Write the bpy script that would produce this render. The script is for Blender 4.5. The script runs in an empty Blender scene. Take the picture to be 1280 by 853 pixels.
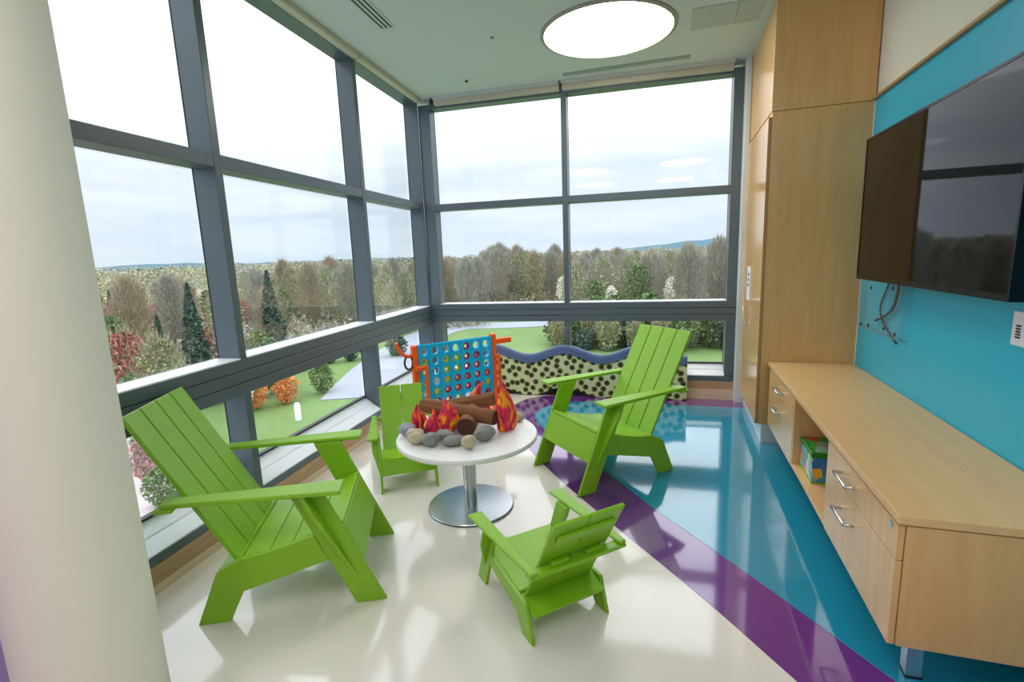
import bpy, bmesh, math, random
from mathutils import Vector, Matrix, noise
import numpy as np

# ---------------------------------------------------------------- camera, sky, exposure
S = bpy.context.scene
COL = S.collection
TH, THR, XK = 0.0331613, -0.0562766, 3.2268          # yaw of the left window wall and of the right wall
ZC = 3.145                                            # ceiling height
cam_d = bpy.data.cameras.new('camera')
cam = bpy.data.objects.new('camera', cam_d); COL.objects.link(cam)
cam.location = (2.2366, -5.1951, 1.5)
cam.rotation_euler = (1.40138, 0.03724, 0.25201)
cam_d.sensor_width = 36.0; cam_d.lens = 623.584 / 1280 * 36; cam_d.clip_end = 6000
S.camera = cam
S.view_settings.view_transform = 'Standard'; S.view_settings.look = 'None'
S.view_settings.gamma = 1; S.view_settings.use_curve_mapping = False
S.view_settings.exposure = 1.06
LAMP_FILL = 3.4       # radiance of the unseen fill lamps added behind the camera
LAMP = 6.5            # radiance of the round ceiling lamp
SKY = 0.56             # radiance of the overcast sky at the horizon

def build_world():
    w = bpy.data.worlds.new('overcast_sky'); S.world = w; w.use_nodes = True
    nt = w.node_tree; N = nt.nodes; L = nt.links; N.clear()
    out = N.new('ShaderNodeOutputWorld'); bg = N.new('ShaderNodeBackground')
    tc = N.new('ShaderNodeTexCoord'); sp = N.new('ShaderNodeSeparateXYZ')
    L.new(tc.outputs['Generated'], sp.inputs[0])
    grad = N.new('ShaderNodeValToRGB'); e = grad.color_ramp.elements     # overcast sky: the zenith is brighter
    e[0].position = 0.0; e[0].color = (0.70, 0.81, 0.90, 1)
    e[1].position = 1.0; e[1].color = (3.9, 4.05, 4.15, 1)
    a = grad.color_ramp.elements.new(0.16); a.color = (0.83, 0.91, 0.99, 1)
    b = grad.color_ramp.elements.new(0.45); b.color = (2.0, 2.08, 2.16, 1)
    L.new(sp.outputs['Z'], grad.inputs[0])
    mp = N.new('ShaderNodeMapping'); mp.inputs['Scale'].default_value = (1.6, 1.6, 9.0)
    L.new(tc.outputs['Generated'], mp.inputs[0])
    nz = N.new('ShaderNodeTexNoise'); nz.inputs['Scale'].default_value = 2.3; nz.inputs['Detail'].default_value = 6
    nz.inputs['Roughness'].default_value = 0.55
    L.new(mp.outputs[0], nz.inputs['Vector'])
    cr = N.new('ShaderNodeValToRGB'); c = cr.color_ramp.elements
    c[0].position = 0.36; c[0].color = (0.90, 0.945, 0.98, 1); c[1].position = 0.62; c[1].color = (1.08, 1.07, 1.06, 1)
    L.new(nz.outputs['Fac'], cr.inputs[0])
    mx = N.new('ShaderNodeMix'); mx.data_type = 'RGBA'; mx.blend_type = 'MULTIPLY'; mx.inputs[0].default_value = 1
    L.new(grad.outputs[0], mx.inputs[6]); L.new(cr.outputs[0], mx.inputs[7])
    L.new(mx.outputs[2], bg.inputs['Color']); bg.inputs['Strength'].default_value = SKY
    L.new(bg.outputs[0], out.inputs[0])
build_world()

# ---------------------------------------------------------------- materials
def lin(c):
    return tuple((x / 12.92 if x <= 0.04045 else ((x + 0.055) / 1.055) ** 2.4) for x in (v / 255 for v in c)) + (1,)
def mat(name, rgb, rough=0.5, metal=0.0, spec=0.5, coat=0.0, bump=None, var=None, stretch=None, emit=None):
    """principled material; var=(scale, amount) mottles the colour, bump=(scale, strength), stretch = texture scale"""
    m = bpy.data.materials.new(name); m.use_nodes = True
    nt = m.node_tree; N = nt.nodes; L = nt.links; p = N['Principled BSDF']
    col = lin(rgb); p.inputs['Base Color'].default_value = col
    p.inputs['Roughness'].default_value = rough; p.inputs['Metallic'].default_value = metal
    p.inputs['Specular IOR Level'].default_value = spec
    p.inputs['Coat Weight'].default_value = coat; p.inputs['Coat Roughness'].default_value = 0.05
    if emit:
        p.inputs['Emission Color'].default_value = (*emit[:3], 1); p.inputs['Emission Strength'].default_value = emit[3]
    if var or bump:
        tc = N.new('ShaderNodeTexCoord'); mp = N.new('ShaderNodeMapping'); L.new(tc.outputs['Object'], mp.inputs[0])
        if stretch: mp.inputs['Scale'].default_value = stretch
    if var:
        nz = N.new('ShaderNodeTexNoise'); nz.inputs['Scale'].default_value = var[0]; nz.inputs['Detail'].default_value = 5
        L.new(mp.outputs[0], nz.inputs['Vector'])
        mx = N.new('ShaderNodeMix'); mx.data_type = 'RGBA'
        d = var[1]
        mx.inputs[6].default_value = tuple(c * (1 - d) for c in col[:3]) + (1,)
        mx.inputs[7].default_value = tuple(min(1, c * (1 + d)) for c in col[:3]) + (1,)
        L.new(nz.outputs['Fac'], mx.inputs[0]); L.new(mx.outputs[2], p.inputs['Base Color'])
    if bump:
        nb = N.new('ShaderNodeTexNoise'); nb.inputs['Scale'].default_value = bump[0]; nb.inputs['Detail'].default_value = 3
        L.new(mp.outputs[0], nb.inputs['Vector'])
        bp = N.new('ShaderNodeBump'); bp.inputs['Strength'].default_value = bump[1]; bp.inputs['Distance'].default_value = 0.01
        L.new(nb.outputs['Fac'], bp.inputs['Height']); L.new(bp.outputs[0], p.inputs['Normal'])
    return m
def glass(name, tint=(0.965, 0.968, 0.97), ior=1.35, haze=0.0):
    m = bpy.data.materials.new(name); m.use_nodes = True
    nt = m.node_tree; N = nt.nodes; L = nt.links; N.clear()
    o = N.new('ShaderNodeOutputMaterial'); t = N.new('ShaderNodeBsdfTransparent'); g = N.new('ShaderNodeBsdfGlossy')
    t.inputs[0].default_value = (*tint, 1); g.inputs['Roughness'].default_value = 0.0
    f = N.new('ShaderNodeFresnel'); ge = N.new('ShaderNodeNewGeometry'); mr = N.new('ShaderNodeMapRange')   # same reflectance at both faces of the thin pane
    mr.inputs[3].default_value = ior; mr.inputs[4].default_value = 1 / ior
    L.new(ge.outputs['Backfacing'], mr.inputs[0]); L.new(mr.outputs[0], f.inputs[0])
    mx = N.new('ShaderNodeMixShader'); L.new(f.outputs[0], mx.inputs[0]); L.new(t.outputs[0], mx.inputs[1]); L.new(g.outputs[0], mx.inputs[2])
    last = mx
    if haze:
        d = N.new('ShaderNodeBsdfDiffuse'); d.inputs[0].default_value = (0.85, 0.9, 0.92, 1)
        m2 = N.new('ShaderNodeMixShader'); m2.inputs[0].default_value = haze
        L.new(mx.outputs[0], m2.inputs[1]); L.new(d.outputs[0], m2.inputs[2]); last = m2
    L.new(last.outputs[0], o.inputs[0])
    return m
def wood(name, rgb, dark, stretch, rough=0.35):
    m = bpy.data.materials.new(name); m.use_nodes = True
    nt = m.node_tree; N = nt.nodes; L = nt.links; p = N['Principled BSDF']
    tc = N.new('ShaderNodeTexCoord'); mp = N.new('ShaderNodeMapping'); mp.inputs['Scale'].default_value = stretch
    L.new(tc.outputs['Object'], mp.inputs[0])
    nz = N.new('ShaderNodeTexNoise'); nz.inputs['Scale'].default_value = 1; nz.inputs['Detail'].default_value = 8; nz.inputs['Roughness'].default_value = 0.6
    nz.inputs['Distortion'].default_value = 0.6
    L.new(mp.outputs[0], nz.inputs['Vector'])
    cr = N.new('ShaderNodeValToRGB'); e = cr.color_ramp.elements
    e[0].position = 0.3; e[0].color = lin(dark); e[1].position = 0.7; e[1].color = lin(rgb)
    L.new(nz.outputs['Fac'], cr.inputs[0]); L.new(cr.outputs[0], p.inputs['Base Color'])
    p.inputs['Roughness'].default_value = rough
    return m
M = {}
M['ceiling'] = mat('ceiling_paint', (200, 207, 202), 0.85, bump=(120, 0.05))
M['floor_white'] = mat('white_vinyl', (238, 231, 221), 0.12, spec=0.6, coat=0.6, var=(3, 0.02))
M['floor_teal'] = mat('turquoise_vinyl', (18, 148, 184), 0.10, spec=0.8, coat=1.0, var=(2, 0.04))
M['floor_purple'] = mat('purple_vinyl', (112, 48, 138), 0.10, spec=0.8, coat=1.0, var=(2, 0.05))
M['cream'] = mat('cream_paint', (226, 221, 203), 0.7, var=(2, 0.02))
M['white_wall'] = mat('white_paint', (228, 232, 228), 0.6)
M['purple_wall'] = mat('purple_paint', (190, 164, 232), 0.6)
M['teal_wall'] = mat('turquoise_panel', (40, 184, 214), 0.32, spec=0.4)
M['metal'] = mat('grey_painted_aluminium', (90, 103, 110), 0.33, metal=0.15, var=(4, 0.06))
M['metal_dark'] = mat('dark_gasket', (30, 38, 42), 0.5)
M['sill'] = mat('pale_skylit_sill', (232, 237, 243), 0.3, metal=0.0)  # pale tone, with the sky light on the metal put into the colour
M['shade'] = mat('cream_shade_cassette', (196, 190, 170), 0.6)
M['base_wood'] = wood('baseboard_maple', (196, 160, 122), (168, 132, 96), (3, 30, 60))
M['base_pink'] = mat('pale_cove_base', (216, 192, 166), 0.45)
M['maple_v'] = wood('maple_vertical_grain', (230, 184, 122), (218, 170, 106), (22, 22, 1.6), 0.24)
M['maple_door'] = wood('maple_glossy_door', (230, 184, 122), (218, 170, 106), (22, 22, 1.6), 0.16)
M['maple_h'] = wood('maple_horizontal_grain', (236, 192, 134), (226, 180, 120), (1.6, 22, 22), 0.34)
M['maple_edge'] = mat('maple_edge', (176, 138, 86), 0.45)
M['gap'] = mat('shadow_gap', (60, 44, 26), 0.8)
M['steel'] = mat('brushed_steel', (186, 192, 196), 0.26, metal=0.9, bump=(300, 0.03))
M['chrome'] = mat('satin_nickel', (200, 200, 196), 0.2, metal=1.0)
M['green'] = mat('lime_green_recycled_plastic', (134, 186, 28), 0.38, spec=0.5, bump=(260, 0.10), var=(9, 0.05))
M['white_lam'] = mat('white_laminate', (238, 238, 236), 0.3)
M['white_pl'] = mat('white_plastic', (236, 238, 240), 0.35)
M['black'] = mat('black_plastic', (14, 14, 16), 0.35)
M['bezel'] = mat('black_bezel', (5, 5, 7), 0.22, spec=0.3)
M['screen'] = mat('black_glossy_screen', (5, 6, 8), 0.03, spec=0.3)
M['lens'] = mat('lamp_diffuser', (255, 250, 240), 0.5, emit=(1.0, 0.97, 0.92, LAMP))
M['lens_fill'] = mat('fill_lamp_diffuser', (255, 250, 240), 0.5, emit=(1.0, 0.97, 0.92, LAMP_FILL))
M['rim'] = mat('lamp_rim', (150, 146, 134), 0.5)
M['vent'] = mat('vent_grey', (150, 160, 154), 0.6)
M['vent_panel'] = mat('access_panel', (176, 184, 176), 0.6)
M['glass'] = glass('window_glass')
M['acrylic'] = glass('clear_acrylic', (0.96, 0.98, 0.98), 1.09, 0.03)
M['navy'] = mat('slate_blue_vinyl', (84, 104, 146), 0.5, bump=(60, 0.06))
M['c4_blue'] = mat('blue_plastic', (16, 184, 240), 0.35)
M['orange'] = mat('orange_plastic', (250, 96, 16), 0.4)
M['disc_red'] = mat('raspberry_plastic', (206, 20, 72), 0.35)
M['disc_yellow'] = mat('yellow_green_plastic', (196, 200, 30), 0.35)
M['log'] = wood('brown_plush', (146, 98, 62), (104, 66, 40), (30, 30, 3), 0.9)
M['log_end'] = mat('dark_brown_plush', (84, 52, 40), 0.95, var=(60, 0.3))
M['rock_grey'] = mat('grey_stone', (134, 134, 128), 0.8, var=(50, 0.25), bump=(90, 0.3))
M['rock_beige'] = mat('beige_stone', (184, 172, 146), 0.8, var=(50, 0.2), bump=(90, 0.3))
M['rock_blue'] = mat('blue_grey_stone', (150, 156, 170), 0.8, var=(50, 0.2), bump=(90, 0.3))
M['column'] = mat('cream_column_paint', (238, 233, 218), 0.6)

def flame_mat():
    m = bpy.data.materials.new('flame_print_fabric'); m.use_nodes = True
    nt = m.node_tree; N = nt.nodes; L = nt.links; p = N['Principled BSDF']; p.inputs['Roughness'].default_value = 0.6
    tc = N.new('ShaderNodeTexCoord'); mp = N.new('ShaderNodeMapping'); mp.inputs['Scale'].default_value = (15, 15, 7)
    L.new(tc.outputs['Object'], mp.inputs[0])
    nz = N.new('ShaderNodeTexNoise'); nz.inputs['Scale'].default_value = 1.2; nz.inputs['Detail'].default_value = 1.5; nz.inputs['Distortion'].default_value = 1.6
    L.new(mp.outputs[0], nz.inputs['Vector'])
    cr = N.new('ShaderNodeValToRGB'); cr.color_ramp.interpolation = 'EASE'; e = cr.color_ramp.elements
    e[0].position = 0.30; e[0].color = lin((150, 16, 70)); e[1].position = 0.76; e[1].color = lin((255, 190, 20))
    for pos, c in ((0.40, (208, 26, 84)), (0.47, (232, 44, 60)), (0.52, (248, 112, 20)), (0.61, (253, 168, 16))):
        x = e.new(pos); x.color = lin(c)
    L.new(nz.outputs['Fac'], cr.inputs[0]); L.new(cr.outputs[0], p.inputs['Base Color'])
    return m
M['flame'] = flame_mat()
def dot_mat():
    m = bpy.data.materials.new('dotted_upholstery'); m.use_nodes = True
    nt = m.node_tree; N = nt.nodes; L = nt.links; p = N['Principled BSDF']; p.inputs['Roughness'].default_value = 0.85
    tc = N.new('ShaderNodeTexCoord'); sx = N.new('ShaderNodeSeparateXYZ'); mp = N.new('ShaderNodeCombineXYZ')
    L.new(tc.outputs['Object'], sx.inputs[0]); L.new(sx.outputs['X'], mp.inputs[0]); L.new(sx.outputs['Z'], mp.inputs[1])
    rt = N.new('ShaderNodeMapping'); rt.inputs['Rotation'].default_value = (0, 0, 0.55); L.new(mp.outputs[0], rt.inputs[0])
    v = N.new('ShaderNodeTexVoronoi'); v.voronoi_dimensions = '2D'; v.inputs['Scale'].default_value = 12.5; v.inputs['Randomness'].default_value = 0.5
    L.new(rt.outputs[0], v.inputs['Vector'])
    cr = N.new('ShaderNodeValToRGB'); e = cr.color_ramp.elements
    e[0].position = 0.14; e[0].color = lin((36, 44, 26)); e[1].position = 0.46; e[1].color = lin((204, 208, 164))
    for pos, c in ((0.22, (48, 58, 26)), (0.29, (98, 112, 34)), (0.35, (112, 128, 44)), (0.40, (198, 202, 156))):
        x = e.new(pos); x.color = lin(c)
    L.new(v.outputs['Distance'], cr.inputs[0]); L.new(cr.outputs[0], p.inputs['Base Color'])
    return m
M['dots'] = dot_mat()

# ---------------------------------------------------------------- builders
def setp(o, label=None, cat=None, group=None, kind=None):
    if label: o['label'] = label
    if cat: o['category'] = cat
    if group: o['group'] = group
    if kind: o['kind'] = kind
    return o
def empty(name, loc=(0, 0, 0), rz=0.0, label=None, cat=None, group=None, kind=None):
    o = bpy.data.objects.new(name, None); COL.objects.link(o); o.location = loc; o.rotation_euler = (0, 0, rz)
    o.empty_display_size = 0.1
    return setp(o, label, cat, group, kind)
def link(name, bm, material, parent=None, smooth=False):
    me = bpy.data.meshes.new(name); bmesh.ops.recalc_face_normals(bm, faces=bm.faces[:]); bm.to_mesh(me); bm.free()
    me.materials.append(material)
    if smooth:
        me.polygons.foreach_set('use_smooth', [True] * len(me.polygons))
    o = bpy.data.objects.new(name, me); COL.objects.link(o)
    if parent: o.parent = parent
    return o
def bevel(bm, r, seg=1):
    if r: bmesh.ops.bevel(bm, geom=bm.edges[:], offset=r, segments=seg, affect='EDGES', profile=0.6)
def box_into(bm, a, b):
    a, b = [min(x, y) for x, y in zip(a, b)], [max(x, y) for x, y in zip(a, b)]
    vs = [bm.verts.new((x, y, z)) for x in (a[0], b[0]) for y in (a[1], b[1]) for z in (a[2], b[2])]
    for f in ((0, 1, 3, 2), (4, 6, 7, 5), (0, 4, 5, 1), (2, 3, 7, 6), (0, 2, 6, 4), (1, 5, 7, 3)):
        bm.faces.new([vs[i] for i in f])
def box(name, a, b, material, parent=None, r=0.0, seg=1):
    bm = bmesh.new(); box_into(bm, a, b); bevel(bm, r, seg)
    return link(name, bm, material, parent)
def prism_bm(p0, p1, r=0.0, seg=1):
    bm = bmesh.new(); A = [bm.verts.new(p) for p in p0]; B = [bm.verts.new(p) for p in p1]; n = len(A)
    bm.faces.new(A); bm.faces.new(B[::-1])
    for i in range(n): bm.faces.new((A[i], B[i], B[(i + 1) % n], A[(i + 1) % n]))
    bevel(bm, r, seg)
    return bm
def xz_prism(name, poly, y0, y1, material, parent=None, r=0.0):
    return link(name, prism_bm([(x, y0, z) for x, z in poly], [(x, y1, z) for x, z in poly], r), material, parent)
def xy_prism(name, poly, z0, z1, material, parent=None, r=0.0):
    return link(name, prism_bm([(x, y, z0) for x, y in poly], [(x, y, z1) for x, y in poly], r), material, parent)
def lathe(name, prof, material, parent=None, seg=48, loc=(0, 0, 0), smooth=True):
    bm = bmesh.new(); rings = []
    for r, z in prof:
        rings.append([bm.verts.new((loc[0] + r * math.cos(2 * math.pi * i / seg), loc[1] + r * math.sin(2 * math.pi * i / seg), loc[2] + z)) for i in range(seg)] if r > 1e-6
                     else [bm.verts.new((loc[0], loc[1], loc[2] + z))])
    for a, b in zip(rings, rings[1:]):
        for i in range(seg):
            j = (i + 1) % seg
            if len(a) == 1 and len(b) == 1: continue
            if len(a) == 1: bm.faces.new((a[0], b[i], b[j]))
            elif len(b) == 1: bm.faces.new((a[i], b[0], a[j]))
            else: bm.faces.new((a[i], b[i], b[j], a[j]))
    o = link(name, bm, material, parent)
    if smooth: smooth_by_angle(o)
    return o
def smooth_by_angle(o, ang=35):
    me = o.data
    me.polygons.foreach_set('use_smooth', [True] * len(me.polygons))
    bm = bmesh.new(); bm.from_mesh(me)
    for e in bm.edges:
        if len(e.link_faces) == 2 and e.calc_face_angle(0) > math.radians(ang): e.smooth = False
    bm.to_mesh(me); bm.free()
def tube(name, pts, r, material, parent=None, seg=10, closed=False):
    bm = bmesh.new(); P = [Vector(p) for p in pts]; n = len(P); rings = []
    up = Vector((0.13, 0.31, 0.94))
    for i in range(n):
        t = (P[(i + 1) % n] - P[i - 1]) if closed else (P[min(i + 1, n - 1)] - P[max(i - 1, 0)])
        t.normalize(); a = t.cross(up).normalized(); b = t.cross(a).normalized()
        rr = r[i] if isinstance(r, (list, tuple)) else r
        rings.append([bm.verts.new(P[i] + rr * (math.cos(2 * math.pi * k / seg) * a + math.sin(2 * math.pi * k / seg) * b)) for k in range(seg)])
    for i in range(n if closed else n - 1):
        A, B = rings[i], rings[(i + 1) % n]
        for k in range(seg): bm.faces.new((A[k], A[(k + 1) % seg], B[(k + 1) % seg], B[k]))
    if not closed: bm.faces.new(rings[0][::-1]); bm.faces.new(rings[-1])
    o = link(name, bm, material, parent); smooth_by_angle(o, 50); return o
def copy_tree(o, parent=None):
    c = o.copy(); COL.objects.link(c)
    if parent: c.parent = parent
    for ch in list(o.children): copy_tree(ch, c)
    return c
WLO = (-0.07 * math.cos(TH), -0.07 * math.sin(TH), 0)       # foot of the left window wall at the corner
RL = TH - math.pi / 2; RR = THR - math.pi / 2          # local x runs along the wall towards the viewer

# ---------------------------------------------------------------- floor, ceiling, walls
OUTL = [(-0.225, 0.16), (4.6, 0.16), (4.6, -9.0), (0.10, -9.0), (-0.08, -4.3)]
fl = xy_prism('floor', OUTL, -0.12, 0.0, M['floor_white']); setp(fl, 'cream white vinyl floor with purple and turquoise inlays', kind='structure')
def smooth_curve(pts, n=10):
    out = []
    for i in range(len(pts) - 1):
        p0, p1, p2, p3 = [Vector(pts[max(0, min(len(pts) - 1, k))]) for k in (i - 1, i, i + 1, i + 2)]
        for j in range(n):
            t = j / n
            out.append(0.5 * ((2 * p1) + (p2 - p0) * t + (2 * p0 - 5 * p1 + 4 * p2 - p3) * t * t + (3 * p1 - p0 - 3 * p2 + p3) * t ** 3))
    out.append(Vector(pts[-1])); return out
outer = [(1.42, -0.06), (1.29, -0.075), (1.15, -0.145), (1.04, -0.28), (0.985, -0.47), (1.03, -0.75), (1.14, -1.03), (1.372, -1.553), (1.709, -2.072), (2.093, -2.584), (2.505, -3.121), (2.764, -3.49), (3.35, -4.32), (3.9, -5.1)]
inner = [(2.2, -0.24), (1.76, -0.235), (1.53, -0.29), (1.36, -0.42), (1.268, -0.62), (1.275, -0.82), (1.421, -1.12), (1.74, -1.57), (2.076, -2.007), (2.31, -2.355), (2.554, -2.678), (2.786, -2.988), (3.094, -3.426), (3.5, -4.0), (3.9, -4.55)]
for nm, pts, close, z, m_ in (('purple_inlay', outer, [(4.0, -5.1), (4.0, -0.01), (1.55, -0.01)], 0.0012, 'floor_purple'), ('turquoise_inlay', inner, [(4.0, -4.55), (4.0, -0.3), (3.2, -0.275)], 0.0024, 'floor_teal')):
    c = [(p.x, p.y) for p in smooth_curve([(x, y, 0) for x, y in pts])] + close
    o = xy_prism(nm, c, 0.0, z, M[m_], fl)
    o['label'] = 'purple curved band in the floor' if nm == 'purple_inlay' else 'turquoise field in the floor'
ce = xy_prism('ceiling', OUTL, ZC, ZC + 0.15, M['ceiling']); setp(ce, 'pale grey green ceiling', kind='structure')

wl = empty('wall_left', WLO, RL, 'low wall under the left windows and purple wall beyond the column', kind='structure')
box('low_wall', (-0.1, -0.24, 0), (3.849, -0.01, 0.134), M['white_wall'], wl)
box('purple_wall', (3.85, -0.3, 0), (9.2, 0.0, ZC), M['purple_wall'], wl)['label'] = 'purple painted wall'
wb = empty('wall_back', (0, 0, 0), 0, 'low wall under the back windows', kind='structure')
box('low_wall', (-0.1, 0.012, 0), (3.2, 0.24, 0.188), M['white_wall'], wb)
box('return_wall', (3.118, -0.09, 0), (3.9, 0.24, ZC), M['white_wall'], wb)['label'] = 'narrow white wall between window and tall cabinet'
wr = empty('wall_right', (XK, 0, 0), RR, 'right wall, cream above a turquoise panel', kind='structure')
box('cream_wall', (-0.2, 0.562, 0), (9.2, 0.75, ZC), M['cream'], wr)
box('painted_panel', (1.185, 0.552, 0.0), (5.2, 0.5625, 2.418), M['teal_wall'], wr)['label'] = 'glossy turquoise panel'
box('panel_edge', (1.172, 0.549, 0.0), (1.1845, 0.5625, 2.418), M['white_pl'], wr)['label'] = 'thin white edge strip'
box('wall_rear', (-0.8, -9.1, 0), (4.8, -8.9, ZC), M['cream']).__setitem__('kind', 'structure')
t1 = empty('trim_1', (XK, 0, 0), RR, 'brown ledge along the top of the turquoise panel', kind='structure')
box('ledge', (1.172, 0.53, 2.4185), (5.2, 0.562, 2.436), M['maple_edge'], t1, 0.002)
bl = empty('baseboard_left', WLO, RL, 'maple baseboard below the left windows', kind='structure')
box('wood_strip', (0.02, -0.01, 0.042), (3.849, 0.0, 0.134), M['base_wood'], bl, 0.002); box('cove_base', (0.02, -0.01, 0.0), (3.849, 0.006, 0.042), M['base_pink'], bl, 0.002)
bb = empty('baseboard_back', (0, 0, 0), 0, 'maple baseboard below the back windows', kind='structure')
box('wood_strip', (0.02, 0.0, 0.105), (3.117, 0.0118, 0.186), M['base_wood'], bb, 0.002); box('cove_base', (0.02, -0.004, 0.0), (3.117, 0.0118, 0.105), M['base_pink'], bb, 0.002)

# ---------------------------------------------------------------- curtain-wall windows
def window(parent, sgn, a, b, posts, edges, D, h):
    """local x along the wall, y: sgn*depth outwards; a..b extent, posts = (x0, x1) of mullions; h = the heights"""
    for x0, x1 in posts:
        box('mullion', (x0, 0.0, h['s1'] - 0.002), (x1, sgn * D, h['top'] + 0.05), M['metal'], parent, 0.003)
        box('gasket', (x0 - 0.0015, sgn * (D - 0.009), h['s1'] + 0.06), (x1 + 0.0015, sgn * (D - 0.001), h['top']), M['metal_dark'], parent)
    for e0, e1 in edges:
        box('transom', (e0, sgn * 0.002, h['t0']), (e1, sgn * D, h['t1']), M['metal'], parent, 0.003)
        box('sill_cap', (e0, sgn * -0.004, h['r1'] - 0.0085), (e1, sgn * D, h['r1']), M['sill'], parent, 0.002)  # top of the grey rail, coloured lighter for the sky light on it
        box('head', (e0, 0.0, h['top']), (e1, sgn * D, ZC - 0.003), M['metal'], parent, 0.003)
        for z0, z1 in ((h['sb'], h['r0'] - 0.003), (h['r1'], h['t0'] - 0.002), (h['t1'] + 0.002, h['top'] - 0.001)):
            box('pane', (e0 + 0.001, sgn * (D + 0.002), z0), (e1 - 0.001, sgn * (D + 0.02), z1), M['glass'], parent)
        s1, sb = h['s1'], h['sb']                                   # sloping lower sill
        xz = [(0.0, s1 + 0.001), (D * 0.5, s1 + (sb - s1) * 0.42), (D * 0.54, s1 + (sb - s1) * 0.5), (D + 0.01, sb), (D + 0.01, s1 - 0.006), (0.0, s1 - 0.006)]
        link('sill_slope', prism_bm([(e0, sgn * d, z) for d, z in xz], [(e1, sgn * d, z) for d, z in xz]), M['sill'], parent)
        box('glazing_bead', (e0, sgn * (D - 0.012), sb - 0.004), (e1, sgn * (D + 0.022), sb + 0.008), M['metal_dark'], parent)
    n = 3; r0, r1 = h['r0'], h['r1'] - 0.0088; st = (r1 - r0 + 0.006) / n
    for k in range(n):
        box('rail_board', (a, sgn * -0.004, r0 + k * st), (b, sgn * D, r0 + (k + 1) * st - 0.006), M['metal'], parent, 0.002)
    box('rail_core', (a, sgn * -0.001, r0 + 0.002), (b, sgn * (D - 0.004), r1 - 0.002), M['metal_dark'], parent)
    box('sill_edge', (a, 0.0, h['s0']), (b, sgn * 0.15, h['s1'] - 0.0065), M['metal'], parent, 0.003)['label'] = 'dark grey front edge of the sill'
w1 = empty('window_1', WLO, RL, 'left curtain wall window with grey mullions', kind='structure')
window(w1, -1, 0.0, 3.849, [(0.0, 0.03), (1.27, 1.322), (2.84, 2.892), (3.795, 3.849)], [(0.03, 1.27), (1.322, 2.84), (2.892, 3.795)], 0.15,
       dict(t1=2.098, t0=2.026, r1=0.982, r0=0.774, s1=0.190, s0=0.136, sb=0.30, top=3.105))
w2 = empty('window_2', (0, 0, 0), 0, 'back curtain wall window with grey mullions', kind='structure')
window(w2, 1, -0.06, 3.117, [(-0.072, 0.058), (1.447, 1.502), (3.03, 3.116)], [(0.058, 1.447), (1.502, 3.03)], 0.14,
       dict(t1=2.077, t0=2.007, r1=0.999, r0=0.798, s1=0.246, s0=0.188, sb=0.345, top=3.046))
# roller shade cassettes under the ceiling
for i, (p, x0, x1, y0, y1) in enumerate(((w1, 0.05, 1.29, 0.0, 0.06), (w1, 1.30, 2.86, 0.0, 0.06), (w1, 2.87, 3.84, 0.0, 0.06), (w2, 0.13, 1.44, 0.0, -0.05), (w2, 1.47, 3.02, 0.0, -0.05))):
    o = box('shade_cassette', (x0, y0, 3.066 if i > 2 else 3.106), (x1, y1, 3.118 if i > 2 else 3.1435), M['shade'], p, 0.004); o['label'] = 'cream roller shade cassette'
    if i > 2: o = box('ceiling_channel', (x0, y0 * 1.0, 3.118), (x1, y1 * 1.7, 3.1445), M['ceiling'], p)
box('shade_bracket', (0.095, -0.045, 3.085), (0.125, 0.0, 3.144), M['metal_dark'], w2)

# ---------------------------------------------------------------- column
co = empty('round_column', (0.52, -4.17, 0), 0, 'thick round cream column in the left foreground before the window', 'column')
lathe('shaft', [(0.0, 0), (0.186, 0), (0.183, 0.5), (0.179, 1.3), (0.178, ZC), (0, ZC)], M['column'], co, 72)

# ---------------------------------------------------------------- ceiling fittings
def ceiling_lamp(x, y, label, m_='lens'):
    o = empty('ceiling_lamp', (x, y, ZC), 0, label, 'ceiling light')
    lathe('rim', [(0.476, 0.0), (0.508, 0.0), (0.508, -0.010), (0.480, -0.016), (0.476, 0.0)], M['rim'], o, 72)
    lathe('diffuser', [(0.0, -0.006), (0.478, -0.006), (0.478, 0.0), (0.0, 0.0)], M[m_], o, 72)
    return o
ceiling_lamp(1.97, -1.02, 'large round glowing ceiling lamp with a thin rim')
for x, y, lb in ((1.1, -5.3, 'added round fill lamp behind the view on the window side, first row'), (3.0, -5.0, 'added round fill lamp behind the view on the cabinet side, first row'), (1.1, -7.4, 'added round fill lamp at the rear on the window side'), (3.0, -7.4, 'added round fill lamp at the rear on the cabinet side')):
    ceiling_lamp(x, y, lb, 'lens_fill')  # unseen lamps, added to brighten the column and the faces towards the camera
o = empty('slot_vent', (0, 0, 0), 0.0371066 - math.pi / 2, 'black triple slot air vent in the ceiling near the left windows', 'vent')
box('vent_frame', (1.63, 0.345, ZC - 0.006), (2.9, 0.455, ZC), M['ceiling'], o, 0.001)
for k in range(3): box('slot', (1.65, 0.357 + 0.034 * k, ZC - 0.0075), (2.88, 0.372 + 0.034 * k, ZC - 0.001), M['black'], o)
o = empty('linear_vent', (1.51, -0.215, ZC), math.atan2(-0.05, 1.12), 'long grey linear air vent in the ceiling before the back window', 'vent')
box('vent_body', (0, -0.045, -0.007), (1.12, 0.03, 0), M['vent'], o, 0.001)
for k in range(2): box('slot', (0.01, -0.032 + 0.03 * k, -0.008), (1.11, -0.018 + 0.03 * k, -0.001), M['vent'], o)
o = empty('ceiling_panel', (2.58, -0.82, ZC), -0.04, 'square grey access panel in the ceiling beside the tall cabinet', 'panel')
box('panel_face', (0.0, -0.36, -0.005), (0.30, 0.0, 0), M['vent_panel'], o, 0.001); box('panel_face', (0.306, -0.36, -0.006), (0.47, 0.0, 0), M['vent_panel'], o, 0.001)
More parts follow.
